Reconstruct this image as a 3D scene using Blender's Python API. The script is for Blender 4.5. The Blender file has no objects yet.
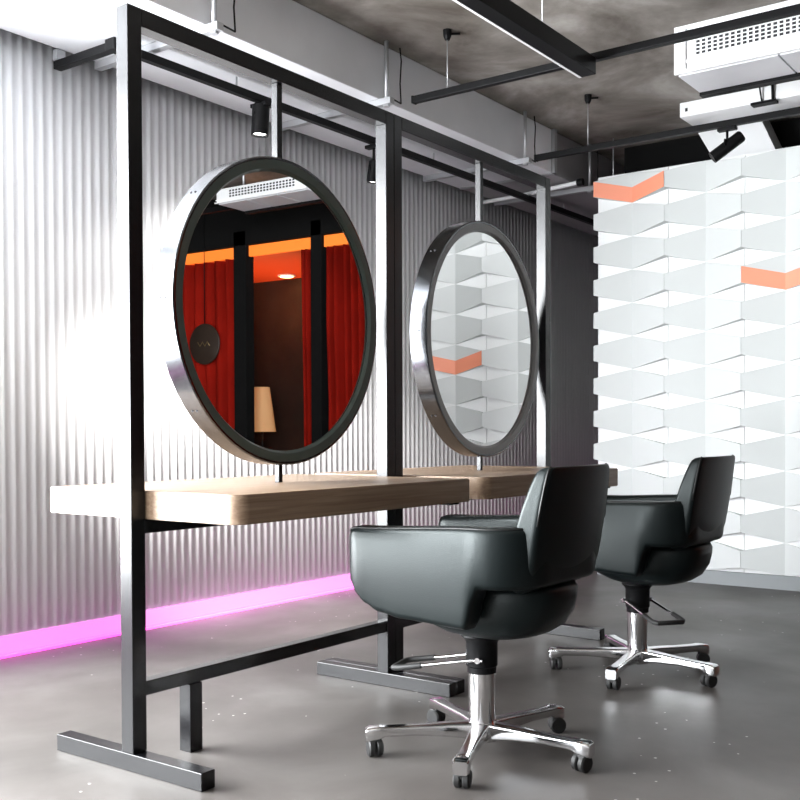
import bpy, bmesh, math, random
from mathutils import Vector, Matrix
random.seed(7)
PI = math.pi
C = bpy.context.scene.collection
sc = bpy.context.scene

# ------------------------------------------------------------------ materials
def mat(name, col, rough=.5, metal=0., spec=.5, emit=None, estr=0., nscale=0., nvar=0., bump=0., bscale=40., coat=0.):
    m = bpy.data.materials.new(name); m.use_nodes = True
    nt = m.node_tree; b = nt.nodes['Principled BSDF']
    b.inputs['Base Color'].default_value = (*col, 1)
    b.inputs['Roughness'].default_value = rough
    b.inputs['Metallic'].default_value = metal
    b.inputs['Specular IOR Level'].default_value = spec
    if coat: b.inputs['Coat Weight'].default_value = coat; b.inputs['Coat Roughness'].default_value = .15
    if emit: b.inputs['Emission Color'].default_value = (*emit, 1); b.inputs['Emission Strength'].default_value = estr
    tc = nt.nodes.new('ShaderNodeTexCoord')
    if nvar:
        n = nt.nodes.new('ShaderNodeTexNoise'); n.inputs['Scale'].default_value = nscale; n.inputs['Detail'].default_value = 5
        nt.links.new(tc.outputs['Object'], n.inputs['Vector'])
        r = nt.nodes.new('ShaderNodeValToRGB')
        r.color_ramp.elements[0].position = .3; r.color_ramp.elements[1].position = .7
        r.color_ramp.elements[0].color = (*[c*(1-nvar) for c in col], 1)
        r.color_ramp.elements[1].color = (*[min(1, c*(1+nvar)) for c in col], 1)
        nt.links.new(n.outputs['Fac'], r.inputs['Fac']); nt.links.new(r.outputs['Color'], b.inputs['Base Color'])
    if bump:
        n = nt.nodes.new('ShaderNodeTexNoise'); n.inputs['Scale'].default_value = bscale; n.inputs['Detail'].default_value = 4
        nt.links.new(tc.outputs['Object'], n.inputs['Vector'])
        bp = nt.nodes.new('ShaderNodeBump'); bp.inputs['Strength'].default_value = bump; bp.inputs['Distance'].default_value = .01
        nt.links.new(n.outputs['Fac'], bp.inputs['Height']); nt.links.new(bp.outputs['Normal'], b.inputs['Normal'])
    return m

def concrete(name, c0, c1, c2, rough, scale, specks=0., rvar=0., spec=.5):
    m = bpy.data.materials.new(name); m.use_nodes = True
    nt = m.node_tree; N = nt.nodes; L = nt.links; b = N['Principled BSDF']
    b.inputs['Specular IOR Level'].default_value = spec
    tc = N.new('ShaderNodeTexCoord')
    n = N.new('ShaderNodeTexNoise'); n.inputs['Scale'].default_value = scale; n.inputs['Detail'].default_value = 8; n.inputs['Roughness'].default_value = .62
    n.inputs['Distortion'].default_value = .4
    L.new(tc.outputs['Object'], n.inputs['Vector'])
    r = N.new('ShaderNodeValToRGB'); e = r.color_ramp.elements
    e[0].position = .32; e[0].color = (*c0, 1); e[1].position = .68; e[1].color = (*c2, 1)
    x = e.new(.5); x.color = (*c1, 1)
    L.new(n.outputs['Fac'], r.inputs['Fac']); out = r.outputs['Color']
    if specks:
        v = N.new('ShaderNodeTexVoronoi'); v.inputs['Scale'].default_value = 16
        L.new(tc.outputs['Object'], v.inputs['Vector'])
        lt = N.new('ShaderNodeMath'); lt.operation = 'LESS_THAN'; lt.inputs[1].default_value = .075
        L.new(v.outputs['Distance'], lt.inputs[0])
        v2 = N.new('ShaderNodeTexNoise'); v2.inputs['Scale'].default_value = 2.2; L.new(tc.outputs['Object'], v2.inputs['Vector'])
        gt = N.new('ShaderNodeMath'); gt.operation = 'GREATER_THAN'; gt.inputs[1].default_value = .52
        L.new(v2.outputs['Fac'], gt.inputs[0])
        mu = N.new('ShaderNodeMath'); mu.operation = 'MULTIPLY'; L.new(lt.outputs[0], mu.inputs[0]); L.new(gt.outputs[0], mu.inputs[1])
        m2 = N.new('ShaderNodeMath'); m2.operation = 'MULTIPLY'; L.new(mu.outputs[0], m2.inputs[0]); m2.inputs[1].default_value = specks
        mx = N.new('ShaderNodeMixRGB'); L.new(m2.outputs[0], mx.inputs['Fac']); L.new(out, mx.inputs['Color1']); mx.inputs['Color2'].default_value = (.7, .68, .64, 1)
        out = mx.outputs['Color']
    L.new(out, b.inputs['Base Color'])
    b.inputs['Roughness'].default_value = rough
    if rvar:
        mr = N.new('ShaderNodeMapRange'); mr.inputs['From Min'].default_value = .3; mr.inputs['From Max'].default_value = .7
        mr.inputs['To Min'].default_value = rough-rvar; mr.inputs['To Max'].default_value = rough+rvar
        n3 = N.new('ShaderNodeTexNoise'); n3.inputs['Scale'].default_value = 1.7; n3.inputs['Detail'].default_value = 6
        L.new(tc.outputs['Object'], n3.inputs['Vector']); L.new(n3.outputs['Fac'], mr.inputs['Value']); L.new(mr.outputs['Result'], b.inputs['Roughness'])
    bp = N.new('ShaderNodeBump'); bp.inputs['Strength'].default_value = .06; bp.inputs['Distance'].default_value = .01
    L.new(n.outputs['Fac'], bp.inputs['Height']); L.new(bp.outputs['Normal'], b.inputs['Normal'])
    return m

def wood(name, c0, c1, rough=.45):
    m = bpy.data.materials.new(name); m.use_nodes = True
    nt = m.node_tree; N = nt.nodes; L = nt.links; b = N['Principled BSDF']
    tc = N.new('ShaderNodeTexCoord'); mp = N.new('ShaderNodeMapping'); mp.inputs['Scale'].default_value = (1.2, 22, 40)
    L.new(tc.outputs['Object'], mp.inputs['Vector'])
    n = N.new('ShaderNodeTexNoise'); n.inputs['Scale'].default_value = 2.5; n.inputs['Detail'].default_value = 6; n.inputs['Distortion'].default_value = .5
    L.new(mp.outputs['Vector'], n.inputs['Vector'])
    r = N.new('ShaderNodeValToRGB'); e = r.color_ramp.elements
    e[0].position = .3; e[0].color = (*c0, 1); e[1].position = .7; e[1].color = (*c1, 1)
    L.new(n.outputs['Fac'], r.inputs['Fac']); L.new(r.outputs['Color'], b.inputs['Base Color'])
    b.inputs['Roughness'].default_value = rough
    return m

M = {}
M['floor'] = concrete('polished_concrete_floor', (.056,.051,.047), (.080,.073,.068), (.114,.107,.101), .40, 1.3, specks=.75, rvar=.07, spec=.28)
M['ceiling'] = concrete('raw_concrete_ceiling', (.10,.086,.072), (.24,.222,.20), (.46,.44,.41), .9, 1.3, spec=.2)
M['flute'] = mat('white_fluted_cladding', (.80,.80,.81), .45)
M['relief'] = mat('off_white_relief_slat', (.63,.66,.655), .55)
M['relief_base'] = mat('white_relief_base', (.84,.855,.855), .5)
M['orange'] = mat('coral_paint', (.93,.33,.20), .5)
M['skirt'] = mat('grey_skirting', (.24,.26,.27), .5)
M['white'] = mat('white_metal_paint', (.84,.85,.86), .4)
M['duct'] = mat('galvanised_duct_sheet', (.74,.75,.78), .5, .1, nscale=3, nvar=.06)
M['duct_shaded'] = mat('shaded_galvanised_sheet', (.33,.32,.33), .6, .2, nscale=3, nvar=.08)  # darker copy of the duct sheet: shade on the far section put into colour
M['galv'] = mat('zinc_strut', (.5,.51,.53), .35, .6)
M['black'] = mat('black_powder_coat', (.006,.006,.0065), .45, spec=.1)
M['frame'] = mat('black_steel_tube', (.005,.005,.006), .27, 0, spec=.42, nscale=60, nvar=.2)
M['void'] = mat('black_paint_and_void', (.006,.006,.006), .9, spec=.1)
M['wood'] = wood('oiled_oak', (.20,.125,.078), (.33,.235,.16))
M['rim'] = mat('dark_polished_steel', (.13,.134,.142), .17, 1.0)
M['rimface'] = mat('dark_green_grey_lacquer', (.06,.085,.075), .33, .2)
M['rimface_grey'] = mat('mid_grey_lacquer', (.20,.20,.202), .4, .2)
M['mirror'] = mat('mirror_silver', (.93,.93,.93), .0, 1.0)
M['leather'] = mat('black_leather', (.0035,.006,.0065), .36, spec=.30, bump=.05, bscale=260)
M['leather'].node_tree.nodes['Principled BSDF'].inputs['Specular Tint'].default_value = (.92, 1, .99, 1)
M['leather_pipe'] = mat('black_piping', (.004,.005,.005), .5)
M['chrome'] = mat('chrome', (.80,.80,.81), .1, 1.0)
M['rubber'] = mat('black_rubber', (.012,.012,.012), .6)
M['pink'] = mat('pink_led_diffuser', (.55,.16,.48), .5, emit=(1.0,.33,.88), estr=.5)
M['magenta'] = mat('magenta_led_tube', (.8,.2,.7), .5, emit=(1.0,.05,.62), estr=1.7)
M['red'] = mat('red_velvet', (.22,.008,.004), .9, spec=.03, nscale=2, nvar=.25)
M['orange_glow'] = mat('orange_lit_pelmet', (.9,.25,.04), .5, emit=(1.0,.17,.012), estr=.45)
M['red_ceiling'] = mat('red_painted_ceiling', (.75,.10,.03), .6)
M['brown'] = mat('dark_brown_panel', (.03,.014,.008), .6, nscale=4, nvar=.3)
M['lamp'] = mat('warm_lamp', (1,.8,.5), .5, emit=(1,.5,.18), estr=14)
M['shade'] = mat('tan_fabric_shade', (.8,.5,.25), .8, emit=(1,.42,.13), estr=.12)
M['lens'] = mat('white_lamp_lens', (1,1,1), .4, emit=(1,.98,.95), estr=12)
M['diffuser'] = mat('opal_diffuser_off', (.80,.80,.80), .4)
M['wall_dark'] = mat('charcoal_wall', (.018,.017,.017), .7, nscale=2, nvar=.3)
M['wall_grey'] = mat('grey_plaster', (.34,.33,.33), .8, nscale=2, nvar=.1)
M['sign'] = mat('dark_bronze_disc', (.03,.018,.012), .4)
M['gold'] = mat('dull_gold', (.35,.25,.12), .4, .6)
M['hole'] = mat('dark_opening', (.03,.03,.035), .8)

# ------------------------------------------------------------------ mesh helpers
def box(bm, lo, hi, bev=0., seg=2, rot=None, piv=None):
    r = bmesh.ops.create_cube(bm, size=1)
    vs = r['verts']
    for v in vs:
        v.co = Vector([lo[i] + (v.co[i]+.5)*(hi[i]-lo[i]) for i in range(3)])
    if bev:
        es = list({e for v in vs for e in v.link_edges})
        rr = bmesh.ops.bevel(bm, geom=es, offset=bev, segments=seg, affect='EDGES', profile=.5)
        vs = list({v for f in rr['faces'] for v in f.verts} | {v for v in vs if v.is_valid})
    if rot is not None:
        for v in vs: v.co = piv + rot @ (v.co - piv)
    return vs

def tube(bm, pts, r, n=10, cap=True, closed=False):
    """pipe along pts; r may be one radius or one per point"""
    pts = [Vector(p) for p in pts]; rings = []
    N = len(pts)
    prev = None
    for i, p in enumerate(pts):
        if closed: t = pts[(i+1) % N] - pts[i-1]
        elif i == 0: t = pts[1]-p
        elif i == N-1: t = p-pts[i-1]
        else: t = (pts[i+1]-p).normalized() + (p-pts[i-1]).normalized()
        t.normalize()
        if prev is None:
            a = Vector((0, 0, 1)) if abs(t.z) < .9 else Vector((1, 0, 0))
            u = t.cross(a).normalized()
        else:
            u = (prev - t*prev.dot(t)).normalized()
        prev = u; w = t.cross(u)
        rr = r[i] if isinstance(r, (list, tuple)) else r
        rings.append([bm.verts.new(p + (u*math.cos(2*PI*k/n) + w*math.sin(2*PI*k/n))*rr) for k in range(n)])
    for i in range(N if closed else N-1):
        A, B = rings[i], rings[(i+1) % N]
        for k in range(n):
            f = bm.faces.new((A[k], A[(k+1) % n], B[(k+1) % n], B[k])); f.smooth = True
    if cap and not closed:
        bm.faces.new(rings[0][::-1]); bm.faces.new(rings[-1])

def lathe(bm, prof, n=32, axis='z', c=(0,0,0), cap=True):
    """prof = list of (radius, height) ; axis z or y"""
    rings = []
    c = Vector(c)
    for r, h in prof:
        ring = []
        for k in range(n):
            a = 2*PI*k/n
            if axis == 'z': v = Vector((r*math.cos(a), r*math.sin(a), h))
            elif axis == 'y': v = Vector((r*math.cos(a), h, r*math.sin(a)))
            else: v = Vector((h, r*math.cos(a), r*math.sin(a)))
            ring.append(bm.verts.new(c+v))
        rings.append(ring)
    for A, B in zip(rings, rings[1:]):
        for k in range(n):
            bm.faces.new((A[k], A[(k+1) % n], B[(k+1) % n], B[k]))
    if cap:
        bm.faces.new(rings[0][::-1]); bm.faces.new(rings[-1])
    return rings

def loft(bm, rings, close_ring=True, cap=True):
    R = [[bm.verts.new(p) for p in r] for r in rings]
    n = len(R[0])
    for A, B in zip(R, R[1:]):
        for k in range(n if close_ring else n-1):
            bm.faces.new((A[k], A[(k+1) % n], B[(k+1) % n], B[k]))
    if cap:
        bm.faces.new(R[0][::-1]); bm.faces.new(R[-1])

def prism(bm, poly, ext):
    """poly: list of 3d points, ext: vector"""
    a = [bm.verts.new(p) for p in poly]; b = [bm.verts.new(Vector(p)+Vector(ext)) for p in poly]
    bm.faces.new(a); bm.faces.new(b[::-1])
    n = len(a)
    for k in range(n): bm.faces.new((a[k], b[k], b[(k+1) % n], a[(k+1) % n]))

def obj(name, bm, m, parent=None, smooth=None, loc=None):
    bmesh.ops.recalc_face_normals(bm, faces=bm.faces)
    me = bpy.data.meshes.new(name); bm.to_mesh(me); bm.free()
    o = bpy.data.objects.new(name, me); C.objects.link(o)
    me.materials.append(m)
    if smooth is not None:
        for p in me.polygons: p.use_smooth = True
        if smooth < 180: me.set_sharp_from_angle(angle=math.radians(smooth))
    if parent: o.parent = parent
    if loc: o.location = loc
    return o

def thing(name, label, cat, loc=(0,0,0), rotz=0, group=None):
    o = bpy.data.objects.new(name, None); C.objects.link(o); o.empty_display_size = .1
    o.location = loc; o.rotation_euler = (0, 0, rotz); o['label'] = label; o['category'] = cat
    if group: o['group'] = group
    return o
def tag(o, label, cat, group=None):
    o['label'] = label; o['category'] = cat
    if group: o['group'] = group
    return o
def struct(name, bm, m, parent=None, smooth=None):
    o = obj(name, bm, m, parent, smooth)
    if not parent: o['kind'] = 'structure'
    return o
def B(): return bmesh.new()
def bx(lo, hi, bev=0., seg=2):
    b = B(); box(b, lo, hi, bev, seg); return b
def dup(root, loc, rotz=0, label=None):
    r = root.copy(); C.objects.link(r); r.location = loc; r.rotation_euler = (0, 0, rotz)
    if label: r['label'] = label
    for ch in list(root.children):
        c = ch.copy(); C.objects.link(c); c.parent = r
        for g in list(ch.children):
            d = g.copy(); C.objects.link(d); d.parent = c
    return r

# ------------------------------------------------------------------ the setting
XW0, XW1 = -1.6, 9.2          # wall behind the camera, with an added window / end of the passage
YL, YR = 3.94, -3.4           # fluted wall / dark wall on the right
ZC = 2.916                    # concrete slab
XP = 6.33                     # relief wall base plane
struct('floor', bx((XW0, YR, -.05), (XW1, YL+.1, 0)), M['floor'])
struct('ceiling', bx((XW0, YR, ZC), (XW1, YL+.1, ZC+.1)), M['ceiling'])

# fluted wall
bm = B(); pitch = .05; amp = .0025; seg = 8
XF0 = 2.10; n = int((XW1-XF0)/pitch)*seg
ZB, ZT = .092, 2.70
top = []; bot = []
for i in range(n+1):
    x = XF0 + i*pitch/seg; ph = 2*PI*i/seg
    y = YL - amp*(math.cos(ph) + .18*math.cos(2*ph))
    bot.append(bm.verts.new((x, y, ZB))); top.append(bm.verts.new((x, y, ZT)))
back = [bm.verts.new((x, YL+.05, z)) for x, z in ((XF0, ZB), (XW1, ZB), (XW1, ZT), (XF0, ZT))]
for i in range(n):
    f = bm.faces.new((bot[i], bot[i+1], top[i+1], top[i])); f.smooth = True
bm.faces.new(bot[::-1]+[back[0], back[1]]); bm.faces.new(top+[back[2], back[3]])
struct('wall_left', bm, M['flute'])
struct('trim_1', bx((XW0, YL-.02, ZT), (XW1, YL+.05, ZC)), M['wall_grey'])
struct('baseboard_left', bx((XW0, YL+.02, 0), (XW1, YL+.06, ZB)), M['white'])
t = thing('skirting_light', 'pink glowing LED skirting light along the base of the fluted white wall', 'led light', (3.8, YL, 0))
obj('diffuser', bx((XW0-3.8, -.005, .012), (XW1-3.8, .018, .089)), M['pink'], t)
obj('tube', bx((XW0-3.8, -.022, .0), (XW1-3.8, -.006, .010)), M['magenta'], t)

# glazed front beside the fluted wall, left of the picture, and the wall behind the camera with its added window (the daylight)
WX0, WX1, WZ0, WZ1 = -1.3, 1.95, .30, 2.50
b = B(); box(b, (XW0, YL, ZB), (WX0, YL+.06, ZT)); box(b, (WX1, YL, ZB), (XF0-.001, YL+.06, ZT)); box(b, (WX0, YL, ZB), (WX1, YL+.06, WZ0)); box(b, (WX0, YL, WZ1), (WX1, YL+.06, ZT))
struct('wall_left_glazed', b, M['wall_grey'])
b = B()
for x in (WX0, .31, WX1-.05): box(b, (x, YL+.02, WZ0), (x+.05, YL+.055, WZ1))
for z in (WZ0, WZ1-.05): box(b, (WX0, YL+.02, z), (WX1, YL+.055, z+.05))
struct('window_1', b, M['black'])
FY0, FY1 = 2.15, 3.7
b = B(); box(b, (XW0-.2, YR, 0), (XW0, FY0, ZC)); box(b, (XW0-.2, FY1, 0), (XW0, YL+.1, ZC)); box(b, (XW0-.2, FY0, 0), (XW0, FY1, WZ0)); box(b, (XW0-.2, FY0, WZ1), (XW0, FY1, ZC))
struct('wall_front', b, M['wall_grey'])
b = B()
for y in (FY0, (FY0+FY1)/2-.025, FY1-.05): box(b, (XW0-.13, y, WZ0), (XW0-.07, y+.05, WZ1))
for z in (WZ0, WZ1-.05): box(b, (XW0-.13, FY0, z), (XW0-.07, FY1, z+.05))
struct('added_window', b, M['black'])  # unseen window added for more daylight on the walls
struct('wall_right', bx((XW0, YR-.1, 0), (XW1, YR, ZC)), M['wall_dark'])
struct('wall_far', bx((XW1, YR, 0), (XW1+.1, YL+.1, ZC)), M['wall_grey'])

# relief wall: base boards per column, folded slats between flat diamonds
PY = .4853; Y0 = 2.985; NC = 6; PZ = .2155; HD = .0578; PR = .07; ZTOP = 2.633
b = B()
for c in range(NC):
    box(b, (XP, Y0-PY*(c+1)+.002, .085), (XP+.03, Y0-PY*c-.002, ZTOP))
bb = B()
zcs = [2.4355+PZ - PZ*k for k in range(0, 13)]
def clip(z): return min(max(z, .085), ZTOP)
for c in range(NC):
    ya = Y0-PY*c-.001; ym = Y0-PY*(c+.5); yb = Y0-PY*(c+1)+.001
    for k in range(-1, 12):
        zu = zcs[0]+PZ*(-k); zl = zu-PZ              # diamond centres above / below this slat
        pr = []
        for y, d, h in ((ya, PR, HD), (ym, .003, .001), (yb, PR, HD)):
            hi = clip(zu-h); lo = clip(zl+h)
            pr.append((y, d, lo, hi))
        if pr[0][3]-pr[0][2] < .01 and pr[1][3]-pr[1][2] < .01: continue
        F = []; K = []
        for (y, d, lo, hi) in pr:
            F.append((bb.verts.new((XP-d, y, lo)), bb.verts.new((XP-d, y, hi))))
            K.append((bb.verts.new((XP+.001, y, lo)), bb.verts.new((XP+.001, y, hi))))
        for i in (0, 1):
            bb.faces.new((F[i][0], F[i+1][0], F[i+1][1], F[i][1]))
            bb.faces.new((F[i][1], F[i+1][1], K[i+1][1], K[i][1]))
            bb.faces.new((K[i][0], K[i+1][0], F[i+1][0], F[i][0]))
        bb.faces.new((F[0][0], F[0][1], K[0][1], K[0][0])); bb.faces.new((F[2][1], F[2][0], K[2][0], K[2][1]))
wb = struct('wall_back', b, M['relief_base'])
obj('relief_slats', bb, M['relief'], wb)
struct('trim_2', bx((XP+.032, Y0-PY*NC, .0), (XP+.09, Y0-.01, ZTOP-.01)), M['wall_grey'])
struct('baseboard_back', bx((XP-.012, Y0-PY*NC, 0), (XP+.03, Y0, .083)), M['skirt'])
struct('void_shade_sheet', bx((6.73, .1, 0), (6.78, 2.975, ZC)), M['void'])  # black sheet put in for the dark void above the relief wall
def chevron(col, zlow, label):
    """coral chevron lying on the lower half of a folded slat; zlow = centre of the diamond below"""
    b = B(); H = PZ-2*HD
    ys = (Y0-PY*col-.002, Y0-PY*(col+.5), Y0-PY*(col+1)+.002)
    yc = ys[1]; rings = []
    for y, d, h in ((ys[0], PR, HD), (ys[1], .003, .001), (ys[2], PR, HD)):
        lo = zlow+h+.0005; hi = lo+H-.001
        rings.append([(XP-d-.004, y-yc, lo-zlow), (XP-d-.004, y-yc, hi-zlow), (XP-d-.0005, y-yc, hi-zlow), (XP-d-.0005, y-yc, lo-zlow)])
    rings = [[(p[0]-XP, p[1], p[2]) for p in r] for r in rings]
    loft(b, rings)
    o = obj('wall_chevron', b, M['orange'], loc=(XP, yc, zlow))
    return tag(o, label, 'wall accent', 'coral chevrons on the relief wall')
chevron(0, zcs[1], 'coral chevron strip at the top left corner of the white relief wall')
chevron(2, zcs[4], 'coral chevron strip lower down, cut by the right edge of the picture')
chevron(4, zcs[6], 'coral chevron strip seen only as a reflection in the farther round mirror')

# curtained room front (seen in the near mirror): black posts, red curtains, lit pelmet, room behind
YA, YB = -2.5, .06
b = B()
for y0, y1 in ((-1.425, -1.29), (-.61, -.505), (YA-.1, YA), (.045, .071)): box(b, (XP-.02, y0, 0), (XP+.08, y1, 2.62), .004)
box(b, (XP-.02, YA-.1, 2.50), (XP+.08, .071, ZC))
struct('wall_back_partition', b, M['void'])
def curtain(y0, y1, label, x=XP+.03, folds=9, z1=2.40):
    b = B(); n = folds*10; rings = []
    for i in range(n+1):
        s = i/n; y = y0+(y1-y0)*s
        dx = ( .048)*math.sin(2*PI*folds*s+.7*math.sin(9*s)) + .012*math.sin(2*PI*folds*2.3*s)
        rings.append((x+dx, y))
    zs = [.02, .6, 1.2, 1.8, z1]
    g = [[b.verts.new((px+.006*math.sin(5*z+py*9), py+.01*math.sin(2*z), z)) for px, py in rings] for z in zs]
    for A, D in zip(g, g[1:]):
        for i in range(n):
            f = b.faces.new((A[i], A[i+1], D[i+1], D[i])); f.smooth = True
    o = obj('curtain', b, M['red'])
    md = o.modifiers.new('t', 'SOLIDIFY'); md.thickness = .004
    return tag(o, label, 'curtain', 'red curtains')
curtain(-2.47, -1.45, 'red curtain left of the dark doorway, behind the disc sign', folds=8)
curtain(-.715, -.63, 'narrow gathered red curtain at the right edge of the dark doorway', folds=2)
curtain(-.485, .03, 'wide red curtain nearest the white relief wall', folds=7)
tag(obj('pelmet_light', bx((XP+.02, YA, 2.41), (XP+.05, .04, 2.498)), M['orange_glow']), 'orange lit pelmet strip above the red curtains', 'light')
# room behind
struct('wall_back_room', bx((7.6, YA-.3, 0), (7.65, .09, 2.6)), M['brown'])
struct('wall_right_room', bx((XP+.1, YA-.35, 0), (7.6, YA-.3, 2.6)), M['brown'])
struct('wall_left_room', bx((XP+.1, .08, 0), (7.6, .085, 2.6)), M['brown'])
struct('ceiling_room', bx((XP+.085, YA-.3, 2.425), (7.6, .07, 2.455)), M['red_ceiling'])
t = thing('downlight', 'round recessed downlight in the red ceiling of the back room', 'light', (7.40, -1.76, 2.425))
b = B(); lathe(b, [(.075, -.012), (.085, -.008), (.085, 0)], 24); obj('bezel', b, M['white'], t)
b = B(); lathe(b, [(.06, -.016), (.06, -.0125)], 24); obj('lens', b, M['lamp'], t)
t = thing('floor_lamp', 'floor lamp with a glowing tan shade in the dark back room', 'lamp', (6.95, -1.68, 0))
b = B(); lathe(b, [(.14, 0), (.14, .015), (.02, .03), (.012, .05), (.012, 1.02)], 24); obj('stand', b, M['black'], t, 40)
b = B(); lathe(b, [(.125, .96), (.07, 1.36)], 32, cap=False); obj('lamp_shade', b, M['shade'], t, 40)
# disc sign on the curtain
t = thing('disc_sign', 'round dark disc sign hanging in front of the red curtain', 'sign', (XP-.07, -1.71, 1.70))
b = B(); lathe(b, [(.165, -.01), (.172, -.005), (.172, .005), (.165, .01)], 40, axis='x'); obj('disc', b, M['sign'], t, 40)
b = B()
pts = [(-.013, .07-.028*i, (.018 if i % 2 else -.018)) for i in range(6)]
tube(b, pts, .004, 6); obj('lettering', b, M['gold'], t)
b = B(); tube(b, [(0, 0, .171), (0, 0, ZC-1.70)], .003, 6); obj('cord', b, M['black'], t)

# ------------------------------------------------------------------ ventilation duct on strut hangers
YD = 3.166; ZD = 2.632
t = thing('ventilation_duct', 'big rectangular grey ventilation duct running along the top of the fluted wall', 'duct', (3.0, YD, ZD))
def rel(lo, hi, o): return tuple(lo[i]-o[i] for i in range(3)), tuple(hi[i]-o[i] for i in range(3))
O = (3.0, YD, ZD)
obj('duct_section', bx(*rel((XW0, YD, ZD), (6.02, YL-.06, ZC-.003), O), .004), M['duct'], t)
o = obj('duct_section', bx(*rel((6.055, YD+.01, ZD), (XW1-.02, YL-.06, ZC-.003), O), .004), M['duct_shaded'], t); o['label'] = 'far duct section with shade put into its grey'
for xx in (1.0, 6.02):
    b = B()
    lo, hi = (xx, YD-.02, ZD-.02), (xx+.035, YL-.05, ZC-.002)
    box(b, *rel((xx, YD-.022, ZD-.004), (xx+.035, YD+.0, ZC-.002), O)); box(b, *rel((xx, YD-.022, ZD-.004), (xx+.035, YL-.06, ZD+.0), O))
    obj('flange', b, M['galv'], t)
labels = {3.0: 'zinc strut hanger carrying the duct above the near left post of the stations',
          4.18: 'zinc strut hanger carrying the duct above the double middle post',
          5.60: 'zinc strut hanger under the duct, just before its end flange',
          6.5: 'zinc strut hanger under the far section of the duct, coloured as shaded'}
for xx, lb in labels.items():
    t = thing('duct_hanger', lb, 'hanger', (xx, YD-.04, ZD-.0225), 0, 'strut hangers under the duct')
    b = B(); box(b, (-.018, -.035, -.012), (.018, YL-YD-.02, .020)); obj('strut', b, M['galv'], t)
    b = B(); tube(b, [(0, 0, .02), (0, 0, ZC-ZD+.0225)], .011, 8); lathe(b, [(.018, -.022), (.018, -.013)], 6); obj('rod', b, M['galv'], t)
    b = B(); tube(b, [(.11, -.01, .02), (.105, -.008, .12), (.12, -.005, .24), (.115, 0, ZC-ZD+.0225)], .004, 6)
    tube(b, [(.11, -.01, .02), (.0, -.02, .022)], .004, 6); o = obj('cable', b, M['black'], t)
# thin white conduit with black end cap at the far end
t = thing('conduit', 'white conduit with a black end collar beside the top corner of the relief wall', 'pipe', (6.24, 3.07, 2.600))
b = B(); tube(b, [(0, .02, 0), (.12, .5, .006), (.15, .84, .006)], .014, 10); obj('pipe', b, M['white'], t, 40)
b = B(); lathe(b, [(.023, -.02), (.025, 0), (.023, .02)], 20, axis='y'); obj('collar', b, M['black'], t, 40)
# long lighting rail under the duct with its short cross rail
YRL = 3.50; ZRL = 2.563
t = thing('lighting_rail', 'long black lighting rail under the duct, turning to the wall at its near end', 'track', (2.95, YRL, ZRL))
obj('rail', bx((-.13, -.018, -.018), (5.6, .018, .018), .003), M['black'], t)
obj('connector', bx((-.185, -.03, -.024), (-.10, .03, .024), .004), M['black'], t)
for xx in (.55, 2.2, 3.9):
    b = B(); tube(b, [(xx, 0, .018), (xx, 0, ZD-ZRL-.0045)], .005, 6); obj('suspension', b, M['galv'], t)
t = thing('lighting_rail', 'short black cross rail running from the long rail to the top of the fluted wall', 'track', (2.80, YRL+.031, ZRL))
obj('rail', bx((-.02, 0, -.018), (.02, .37, .018), .003), M['black'], t)
obj('end_bracket', bx((-.022, .34, .0185), (.022, .368, ZD-ZRL-.0045)), M['galv'], t)
def spot(loc, aim, label, stem=.07, L=.14, r=.035, group='track spotlights', power=0, warm=(1,.98,.96), angle=125):
    """cylinder spotlight hanging under a rail at loc, pointing at aim"""
    t = thing('spotlight', label, 'spotlight', loc, 0, group)
    d = (Vector(aim)-Vector(loc)-Vector((0,0,-stem-.03))).normalized()
    R = d.to_track_quat('Z', 'Y').to_matrix()
    piv = Vector((0, 0, -stem-.03))
    b = B(); box(b, (-.02, -.05, -.02), (.02, .05, -.0005), .003); obj('adapter', b, M['black'], t)
    b = B(); tube(b, [(0, 0, -.02), (0, 0, -stem)], .007, 8); tube(b, [(-.04, 0, -stem), (.04, 0, -stem)], .005, 8)
    tube(b, [(-.04, 0, -stem), (-.04, 0, -stem-.03)], .005, 8); tube(b, [(.04, 0, -stem), (.04, 0, -stem-.03)], .005, 8); obj('bracket', b, M['black'], t)
    b = B(); rr = lathe(b, [(r*.8, -L*.5), (r, -L*.45), (r, L*.5), (r*.85, L*.5), (r*.8, L*.42)], 20)
    for v in b.verts: v.co = piv + R @ v.co
    obj('lamp_body', b, M['black'], t, 40)
    b = B(); lathe(b, [(r*.78, L*.425), (r*.78, L*.43)], 20)
    for v in b.verts: v.co = piv + R @ v.co
    obj('lens', b, M['lens'], t, 40)
    if power:
        l = bpy.data.lights.new('spot_lamp', 'SPOT'); l.energy = power; l.spot_size = math.radians(angle); l.spot_blend = 1.0; l.shadow_soft_size = .04; l.color = warm
        lo = bpy.data.objects.new('spot_lamp', l); C.objects.link(lo)
        lo.location = Vector(loc)+piv+d*(L*.55); lo.rotation_euler = d.to_track_quat('-Z', 'Y').to_euler()
    return t
spot((3.66, YRL, ZRL-.018), (3.56, 3.56, .2), 'black spotlight on the rail above the nearer round mirror', stem=.05, L=.15, r=.042, power=32)
spot((4.56, YRL, ZRL-.018), (4.5, 3.80, .2), 'black spotlight on the rail just left of the double post', stem=.12, L=.12, power=26)

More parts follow.
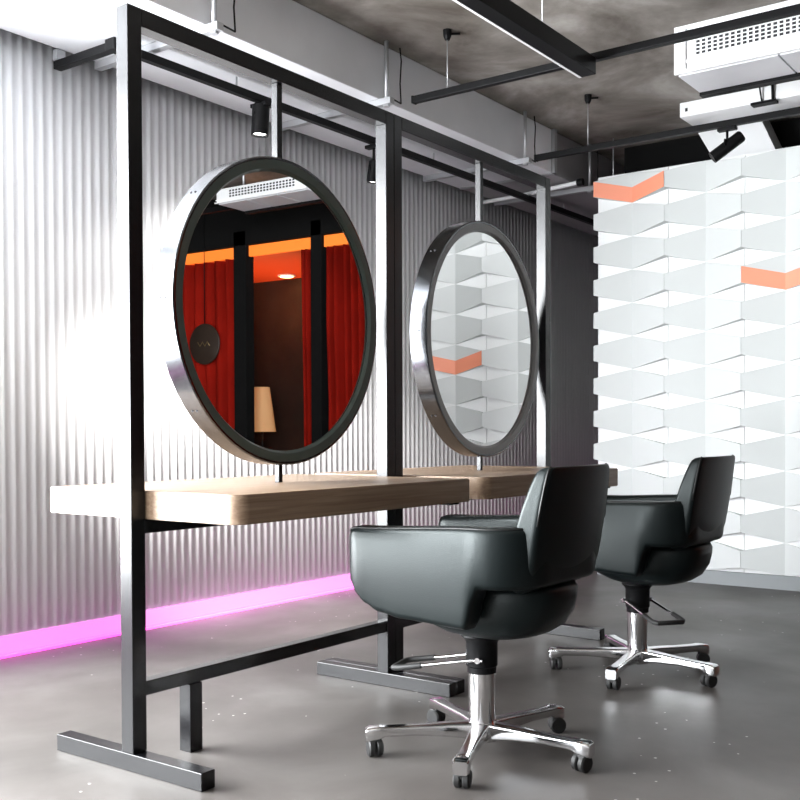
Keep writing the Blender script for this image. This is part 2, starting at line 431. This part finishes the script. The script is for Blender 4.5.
# ------------------------------------------------------------------ ceiling fittings in front
def ctrack(x, z, y0, y1, wires, label):
    t = thing('ceiling_track', label, 'track', (x, y1, z), 0, 'suspended cross tracks')
    obj('rail', bx((-.017, y0-y1, -.017), (.017, 0, .017), .003), M['black'], t)
    obj('end_cap', bx((-.019, 0, -.019), (.019, .012, .019), .003), M['black'], t)
    for wy in wires:
        b = B(); tube(b, [(0, wy-y1, .017), (0, wy-y1, ZC-z-.02)], .0025, 6); obj('wire', b, M['galv'], t)
        b = B(); lathe(b, [(.012, ZC-z-.05), (.02, ZC-z-.03), (.022, ZC-z-.001)], 14, c=(0, wy-y1, 0))
        tube(b, [(0, wy-y1, ZC-z-.02), (.05, wy-y1-.04, ZC-z-.012)], .006, 6); obj('anchor', b, M['black'], t)
    return t
ctrack(4.241, 2.613, -2.0, 2.994, (2.80, .9, -1.0), 'black cross track crossing in front of the grilled air conditioner')
ctrack(5.544, 2.603, -2.0, 3.014, (2.678, 1.0, -1.0), 'black cross track carrying the tilted spotlight, in front of the relief wall')
t = thing('linear_pendant', 'thick black linear lamp under the ceiling, running away to the nearer cross track', 'lamp', (1.2, 2.04, 2.53))
obj('housing', bx((0, -.04, 0), (4.223-1.2, .03, .075), .003), M['black'], t)
obj('diffuser', bx((0, .0305, 0), (4.223-1.2, .042, .02)), M['diffuser'], t)
for xx in (.4, 2.6):
    b = B(); tube(b, [(xx, 0, .075), (xx, 0, ZC-2.53)], .003, 6); obj('wire', b, M['galv'], t)
spot((5.544, 1.86, 2.585), (5.35, 2.32, 2.12), 'black cylinder spotlight tilted on the farther cross track', stem=.075, L=.19, r=.033)

def aircon(x, y1, L, D, z0, z1, label, grp):
    t = thing('air_conditioner', label, 'air conditioner', (x, y1-L/2, z0), 0, grp)
    h = z1-z0; y0_, y1_ = -L/2, L/2
    b = B(); box(b, (0, y0_, .012), (D, y1_, h), .006); obj('body', b, M['white'], t, 30)
    # grille field of square holes near the top of the face
    b = B()
    ny = int((L-.2)/.028)
    for j in range(4):
        for i in range(ny):
            yy = y1_-.1-i*.028; zz = h*.36+j*.0185
            box(b, (-.002, yy-.017, zz), (.004, yy, zz+.0115))
    obj('grille', b, M['hole'], t)
    b = B(); box(b, (-.012, y0_-.006, h*.0+.002), (.0, y1_+.006, h*.09)); box(b, (-.012, y0_-.006, h*.93), (0, y1_+.006, h*1.0))
    box(b, (-.012, y1_-.05, h*.09), (0, y1_+.006, h*.93)); box(b, (-.008, y0_, h*.22), (0, y1_-.05, h*.28)); obj('face_frame', b, M['white'], t)
    b = B(); k = 3
    for i in range(k):
        a = y0_+L*i/k; box(b, (.02, a+.005, .0), (D-.06, a+L/k-.005, .0115))
    o = obj('filter_panel', b, M['duct'], t); o['label'] = 'grey underside filter panels'
    obj('side_strip', bx((.01, y1_, .02), (D-.01, y1_+.008, .05)), M['black'], t)
    obj('dark_gap_strip', bx((D-.05, y0_, -.014), (D, y1_, .0115)), M['black'], t)  # black strip put in for the dark gap under the rear
    return t
spot((4.241, .75, 2.595), (6.33, 1.5, 1.5), 'unseen spotlight added on the nearer cross track to brighten the relief wall', power=9, angle=120)  # added out of view to lift the relief wall
spot((4.241, -.55, 2.595), (6.33, -.4, 1.4), 'unseen spotlight added on the nearer cross track to brighten the red curtains', power=12, angle=90)  # added out of view to light the curtains
ctrack(1.1, 2.613, 1.9, 3.0, (2.2, 2.8), 'unseen black cross track added nearest the glazed front, outside the left edge of the picture')  # added out of view to carry the two wall-wash spotlights
spot((1.1, 2.85, 2.595), (3.15, 3.94, .0), 'unseen spotlight added on the track by the glazed front, closer to the fluted wall', power=26, angle=60)  # added wash for the near part of the fluted wall
spot((1.1, 2.55, 2.595), (4.7, 3.94, .1), 'unseen spotlight added on the track by the glazed front, farther from the fluted wall', power=2300, angle=36)  # added strong wash for the fluted wall behind the tables
aircon(4.886, 1.89, 1.45, .37, 2.683, ZC-.003, 'white grilled air conditioner hanging at the upper right of the picture', 'ceiling air conditioners')
ac = aircon(5.20, .24, .80, .34, 2.54, 2.635, 'white grilled air conditioner seen only in the nearer round mirror', 'ceiling air conditioners')
for yy in (-.3, .3):
    b = B(); tube(b, [(.17, yy, .0955), (.17, yy, ZC-2.54)], .008, 8); obj('hanging_rod', b, M['galv'], ac)
t = thing('ceiling_box', 'slim white ceiling box behind and below the grilled air conditioner', 'ceiling unit', (6.0, 1.45, 2.825))
obj('body', bx((0, -.85, 0), (.25, .85, ZC-2.828), .006), M['white'], t, 30)
b = B(); box(b, (-.03, .28, -.015), (.03, .42, -.001)); tube(b, [(-.01, .3, -.01), (-.02, .3, .09)], .008, 8); tube(b, [(-.01, .36, -.01), (-.03, .37, .09)], .005, 8)
obj('bracket', b, M['black'], t)
b = B(); box(b, (-.002, .80, .03), (0, .815, .05)); obj('latch', b, M['hole'], t)
b = B()
prism(b, [(0, .345, .223), (0, -.065, .223), (0, -.24, -.18), (0, .12, -.18)], (.25, 0, 0))
tag(obj('air_chute', b, M['white'], loc=(6.44, 2.04, 2.69)), 'slanting white air chute dropping behind the relief wall, behind the tilted spotlight', 'duct')
b = B(); tube(b, [(0, 0, 0), (0, 0, .34)], .004, 6)
tag(obj('ceiling_wire', b, M['galv'], loc=(6.45, 2.93, ZC-.345)), 'thin wire dropping from the dark ceiling at the left end of the relief wall', 'wire')

# ------------------------------------------------------------------ styling stations
TW = .05; HT = 2.141; BAY = 1.242; XS = 1.878; YF = 2.2988; YC = YF+TW/2
def station(x0, label, short_leg):
    t = thing('station_frame', label, 'frame', (x0+BAY/2, YC, 0), 0, 'black styling station frames')
    h = BAY/2; e = .0008; m = M['frame']
    for s in (-1, 1):
        xa = -h+e if s < 0 else h-TW
        obj('post', bx((xa, -TW/2, .05), (xa+TW-e, TW/2, HT), .002), m, t)
        obj('foot', bx((xa, -.30, .0), (xa+TW-e, .325, .0495), .002), m, t)
    obj('top_rail', bx((-h+TW+e, -TW/2, HT-TW), (h-TW-e, TW/2, HT), .002), m, t)
    obj('bottom_rail', bx((-h+TW+e, -.02, .205), (h-TW-e, .02, .246), .002), m, t)
    obj('table_rail', bx((-h+TW+e, -.02, .666), (h-TW-e, .02, .7055), .002), m, t)
    if short_leg: obj('short_leg', bx((-h+.215, -.024, 0), (-h+.263, .024, .2045), .002), m, t)
    return t
station(XS, 'nearer black steel station frame, on the left, with a short extra leg', True)
station(XS+BAY, 'farther black steel station frame, behind the second chair', False)
def table(x0, label):
    w = BAY-2*TW-.006; xc = x0+BAY/2; D = .39; DB = .425; r = .045
    b = B(); poly = []
    for cx, cy, a0 in ((w/2-.006, -D+.006, -90), (w/2-.006, DB-.006, 0), (-w/2+.008, DB-.008, 90), (-w/2+r, -D+r, 180)):
        rr = .006 if cx > 0 else (.008 if cy > 0 else r)
        for i in range(9):
            a = math.radians(a0+90*i/8); poly.append((cx+rr*math.cos(a), cy+rr*math.sin(a), 0))
    prism(b, poly, (0, 0, .080))
    bmesh.ops.recalc_face_normals(b, faces=b.faces)
    es = [e for e in b.edges if abs(e.verts[0].co.z-e.verts[1].co.z) < 1e-6]
    bmesh.ops.bevel(b, geom=es, offset=.003, segments=2, affect='EDGES')
    t = thing('table_top', label, 'table top', (xc, YC, .7065), 0, 'oak table tops')
    obj('slab', b, M['wood'], t, 30)
    o = obj('fixing_plate', bx((w/2-.10, -D+.02, -.008), (w/2-.04, -D+.07, -.0005)), M['black'], t)
    return t
table(XS, 'thick pale oak table top with a rounded corner, on the nearer frame')
table(XS+BAY, 'thick pale oak table top on the farther frame, behind the first chair')

def mirror(x0, label, facemat, rot=0., dx=0.):
    xc = x0+BAY/2+dx; zc = 1.342; R = .497; d0 = -.042; d1 = .034
    t = thing('round_mirror', label, 'mirror', (xc, YC, zc), rot, 'round mirrors in the station frames')
    n = 96
    b = B(); lathe(b, [(R-.004, d0), (R, d0+.003), (R, d1-.003), (R-.004, d1), (R-.01, d1), (R-.01, d0), (R-.004, d0)], n, axis='y', cap=False); obj('rim', b, M['rim'], t, 40)
    b = B(); lathe(b, [(R-.0105, d0+.0), (R-.0105, d0+.006), (R-.044, d0+.014), (R-.046, d0+.012), (R-.038, d0+.001), (R-.0105, d0+.0)], n, axis='y', cap=False); obj('front_ring', b, facemat, t, 40)
    b = B(); lathe(b, [(R-.040, d0+.0145), (R-.040, d0+.019)], n, axis='y'); obj('glass', b, M['mirror'], t, 40)
    b = B(); lathe(b, [(R-.0105, d0+.0195), (R-.0105, d1-.004)], n, axis='y'); obj('back_panel', b, M['black'], t, 40)
    b = B(); box(b, (-.0125, -.0125, R), (.0125, .0125, HT-TW-zc-.0005), .001); obj('hanging_rod', b, M['frame'], t)
    b = B(); box(b, (-.009, -.009, .7870-zc), (.009, .009, -R), .001); obj('lower_rod', b, M['frame'], t)
    for a in (180, 139, 221):
        for dy in (-.009, .009):
            b = B(); lathe(b, [(.004, -.0015), (.004, .0012)], 10, axis='x')
            ca = math.radians(a)
            Rm = Matrix.Rotation(-ca, 3, 'Y')
            for v in b.verts: v.co = Rm @ (v.co + Vector((R, 0, 0))) + Vector((0, dy, 0))
            obj('screw', b, M['hole'], t)
    return t
mirror(XS, 'nearer round mirror, reflecting red curtains, on the left frame', M['rimface'], math.radians(1.3), .008)
mirror(XS+BAY, 'farther round mirror, reflecting the white relief wall', M['rimface_grey'], math.radians(2.6), .022)

# ------------------------------------------------------------------ salon chairs
def superring(cx, cy, hx, hy, n=20, p=3.2):
    out = []
    for k in range(n):
        a = 2*PI*k/n; c, s = math.cos(a), math.sin(a)
        out.append((cx+hx*math.copysign(abs(c)**(2/p), c), cy+hy*math.copysign(abs(s)**(2/p), s)))
    return out

def lerp_tab(tab, x):
    for (a, va), (b_, vb) in zip(tab, tab[1:]):
        if x <= b_:
            u = 0 if b_ == a else max(0, (x-a)/(b_-a)); u = u*u*(3-2*u)
            return [p+(q-p)*u for p, q in zip(va, vb)]
    return tab[-1][1]

def rrect(hx, hy, r, ns=4, nc=5):
    """rounded rectangle outline, counter-clockwise, with dense corner arcs"""
    r = min(r, hx*.95, hy*.95); out = []
    for cx, cy, a0 in ((hx-r, -hy+r, -90), (hx-r, hy-r, 0), (-hx+r, hy-r, 90), (-hx+r, -hy+r, 180)):
        arc = [(cx+r*math.cos(math.radians(a0+90*i/nc)), cy+r*math.sin(math.radians(a0+90*i/nc))) for i in range(nc+1)]
        if out:
            p = out[-1]; q = arc[0]
            out += [(p[0]+(q[0]-p[0])*k/ns, p[1]+(q[1]-p[1])*k/ns) for k in range(1, ns)]
        out += arc
    p = out[-1]; q = out[0]
    out += [(p[0]+(q[0]-p[0])*k/ns, p[1]+(q[1]-p[1])*k/ns) for k in range(1, ns)]
    return out

def make_chair(label, loc, base_rot, lever_rot):
    t = thing('salon_chair', label, 'chair', loc, 0, 'black leather salon chairs')
    le = M['leather']
    HW = .268; TH = .072; YFR = .297; YBK = -.286; RC = .105
    a = HW-TH/2; yb = YBK+TH/2; r = RC
    path = []
    def add(x, y, nx, ny): path.append((Vector((x, y, 0)), Vector((nx, ny, 0))))
    L1 = YFR-(yb+r)
    fs = [0, .004, .010, .018, .03, .045, .06] + [.06+(L1-.06)*k/40 for k in range(1, 41)]
    for f in fs: add(-a, YFR-f, -1, 0)
    for i in range(1, 11):
        th = math.radians(180+90*i/11); add(-a+r+r*math.cos(th), yb+r+r*math.sin(th), math.cos(th), math.sin(th))
    for i in range(0, 13): add(-(a-r)+2*(a-r)*i/12, yb, 0, -1)
    half = path[:]
    for p, nn in half[:-13][::-1]: path.append((Vector((-p.x, p.y, 0)), Vector((-nn.x, nn.y, 0))))
    rings = []; topline = []
    for p, nn in path:
        f = YFR-p.y
        zt = lerp_tab([(0, (.662,)), (.010, (.673,)), (.03, (.679,)), (.45, (.694,)), (.6, (.698,))], f)[0]
        zb = lerp_tab([(0, (.545,)), (.010, (.51,)), (.03, (.482,)), (.06, (.456,)), (.11, (.436,)), (.19, (.424,)), (.405, (.415,)), (.432, (.50,)), (.445, (.528,)), (.60, (.528,))], f)[0]
        th = TH*lerp_tab([(0, (.55,)), (.010, (.82,)), (.03, (1,)), (.6, (1,))], f)[0]
        hz = (zt-zb)/2; ring = []
        for u, w in rrect(th/2, hz, .018, 6):
            q = p + nn*(u + (.007*min(1, f/.06)*(1-(w/hz)**2) if u > 0 else 0))
            ring.append((q.x, q.y, (zt+zb)/2+w))
        rings.append(ring); topline.append(p+nn*(th/2-.006)+Vector((0, 0, zt-.004)))
    b = B(); loft(b, rings); o = obj('arm_shell', b, le, t, 70)
    b = B(); tube(b, topline[1:-1], .0038, 6); obj('piping', b, M['leather_pipe'], o)
    # backrest: upholstered slab rising out of the shell, leaning back
    rings = []; lines = ([], [])
    for z, hw, yr, th in ((.512, .160, -.225, .020), (.518, .174, -.242, .040), (.53, .186, -.257, .055), (.555, .198, -.276, .068), (.59, .204, -.287, .074), (.64, .207, -.296, .075), (.70, .207, -.306, .072),
                          (.75, .203, -.313, .064), (.80, .197, -.321, .055), (.83, .192, -.326, .048), (.844, .188, -.328, .043), (.852, .182, -.328, .034), (.856, .173, -.327, .022)):
        ring = []
        for u, w in rrect(hw, th/2, .014, 10):
            cu = .016*(abs(u)/.21)**2
            ring.append((u, yr+th/2+w+cu-.010, z))
        rings.append(ring)
        if z > .69:
            for k, sgn in ((0, -1), (1, 1)): lines[k].append((sgn*(hw-.003), yr+.016-.010+.003, z))
    b = B(); loft(b, rings); o = obj('backrest', b, le, t, 70)
    for pts in lines:
        b = B(); tube(b, pts, .0038, 6); obj('piping', b, M['leather_pipe'], o)
    # seat: rounded pan with a bowl underside, and cushion on top
    rings = []
    for z, sx, sy0, sy1 in ((.358, .05, -.09, .02), (.363, .10, -.15, .05), (.376, .14, -.205, .09), (.398, .165, -.240, .14), (.44, .178, -.268, .20), (.48, .178, -.278, .22), (.505, .178, -.280, .22), (.522, .172, -.272, .215)):
        rings.append([(u, (sy0+sy1)/2+w, z) for u, w in superring(0, 0, sx, (sy1-sy0)/2, 36, 3.0)])
    b = B(); loft(b, rings); obj('seat', b, le, t, 180)
    rings = []
    for z, k in ((.5285, .93), (.535, .97), (.555, .98), (.572, .95), (.578, .85)):
        rings.append([(u*k, .0+w*k, z) for u, w in superring(0, 0, .19, .225, 36, 4)])
    b = B(); loft(b, rings); obj('seat_cushion', b, le, t, 180)
    for s in (-1, 1):   # small hinge caps between seat and shell at the rear
        b = B(); lathe(b, [(.010, 0), (.012, .004), (.012, .016)], 12, c=(s*.12, -.225, .512)); obj('hinge', b, M['black'], t)
    # column
    b = B(); lathe(b, [(.060, .3555), (.062, .349), (.052, .339), (.047, .33), (.047, .262), (.043, .258), (.043, .2405)], 32); obj('collar', b, M['black'], t, 35)
    b = B(); lathe(b, [(.0395, .24), (.0395, .095), (.047, .085), (.052, .055), (.048, .042), (.03, .036)], 36); obj('column', b, M['chrome'], t, 35)
    # five legs with castors
    for k in range(5):
        ang = base_rot+math.radians(72*k); Rm = Matrix.Rotation(ang, 3, 'Z')
        rings = []
        for x, z, hw, hh in ((.03, .070, .027, .024), (.10, .073, .023, .019), (.20, .073, .020, .014), (.288, .071, .020, .014), (.302, .068, .022, .018), (.336, .063, .023, .021), (.345, .061, .020, .018)):
            rings.append([Rm @ Vector((x, u, z+w)) for u, w in rrect(hw, hh, .007, 2, 4)])
        b = B(); loft(b, rings); lg = obj('base_leg', b, M['chrome'], t, 50)
        ca = ang+.5+k*1.3; d = Vector((math.cos(ca), math.sin(ca), 0)); pz = Rm @ Vector((.320, 0, 0)); ctr = pz+d*.008+Vector((0, 0, .0255)); ax = Vector((-d.y, d.x, 0))
        b = B(); tube(b, [pz+Vector((0, 0, .050)), pz+Vector((0, 0, .03))], .014, 10)
        for s in (-1, 1):
            pts = [ctr+ax*(s*q) for q in (.003, .006, .018, .022)]
            tube(b, pts, [.022, .0255, .0255, .021], 18)
        box(b, (ctr.x-.012, ctr.y-.012, ctr.z+.005), (ctr.x+.012, ctr.y+.012, ctr.z+.023), .005)
        obj('castor', b, M['rubber'], lg, 40)
    # pump lever: two chrome rods to a black bar
    Rl = Matrix.Rotation(lever_rot, 3, 'Z'); b = B()
    for s in (-1, 1):
        tube(b, [Rl @ Vector((-.02, s*.055, .285)), Rl @ Vector((.02, s*.055, .283)), Rl @ Vector((.245, s*.06, .245))], .0055, 10)
    tube(b, [Rl @ Vector((-.005, -.062, .285)), Rl @ Vector((-.005, .062, .285))], .009, 10)
    lv = obj('lever', b, M['chrome'], t, 40)
    b = B(); tube(b, [Rl @ Vector((.17, -.0605, .2575)), Rl @ Vector((.245, -.0615, .245)), Rl @ Vector((.262, -.05, .2425)), Rl @ Vector((.262, .05, .2425)), Rl @ Vector((.245, .0615, .245)), Rl @ Vector((.17, .0605, .2575))], .009, 10)
    obj('handle', b, M['rubber'], lv, 40)
    return t
make_chair('black leather salon chair in front, nearest the camera, its lever pointing left', (2.60, 1.60, 0), math.radians(58), math.radians(104))
make_chair('black leather salon chair farther back, seen against the white relief wall', (3.83, 1.637, 0), math.radians(43), math.radians(230))

# ------------------------------------------------------------------ light
def area(name, loc, rot, sx, sy, power, col):
    l = bpy.data.lights.new(name, 'AREA'); l.shape = 'RECTANGLE'; l.size = sx; l.size_y = sy; l.energy = power; l.color = col
    o = bpy.data.objects.new(name, l); C.objects.link(o); o.location = loc; o.rotation_euler = rot
    return o
area('window_daylight', ((WX0+WX1)/2, YL+.10, (WZ0+WZ1)/2), (-PI/2, 0, 0), WX1-WX0-.02, WZ1-WZ0-.02, 860, (.95, .98, 1.0))
area('window_daylight', (XW0-.16, (FY0+FY1)/2, (WZ0+WZ1)/2), (0, -PI/2, 0), WZ1-WZ0-.02, FY1-FY0-.02, 112, (.95, .98, 1.0))  # light of the added window behind the camera
def pt(name, loc, power, col, r=.05):
    l = bpy.data.lights.new(name, 'POINT'); l.energy = power; l.color = col; l.shadow_soft_size = r
    o = bpy.data.objects.new(name, l); C.objects.link(o); o.location = loc
pt('lamp_bulb', (6.95, -1.68, 1.29), 40, (1, .45, .18), .02)
w = bpy.data.worlds.new('world'); sc.world = w; w.use_nodes = True
w.node_tree.nodes['Background'].inputs['Color'].default_value = (.75, .85, 1, 1)
w.node_tree.nodes['Background'].inputs['Strength'].default_value = 1.0

# ------------------------------------------------------------------ camera
cam = bpy.data.cameras.new('camera'); co = bpy.data.objects.new('camera', cam); C.objects.link(co); sc.camera = co
f, yaw, pitch, roll, py = 1031.5768, 36.1166, -.976, -.197, 449.9427
a = math.radians(yaw); F = Vector((math.cos(a), math.sin(a), 0)); Rr = Vector((math.sin(a), -math.cos(a), 0)); U = Vector((0, 0, 1))
tt = math.radians(pitch); F2 = F*math.cos(tt)+U*math.sin(tt); U2 = U*math.cos(tt)-F*math.sin(tt)
r = math.radians(roll); R3 = Rr*math.cos(r)+U2*math.sin(r); U3 = U2*math.cos(r)-Rr*math.sin(r)
mt = Matrix((R3, U3, -F2)).transposed().to_4x4(); mt.translation = (0, 0, .95)
co.matrix_world = mt
cam.sensor_width = 36; cam.lens = 36*f/800; cam.shift_y = (py-400)/800; cam.clip_start = .05
sc.view_settings.view_transform = 'Standard'; sc.view_settings.look = 'None'; sc.view_settings.gamma = 1
sc.view_settings.exposure = 0.62
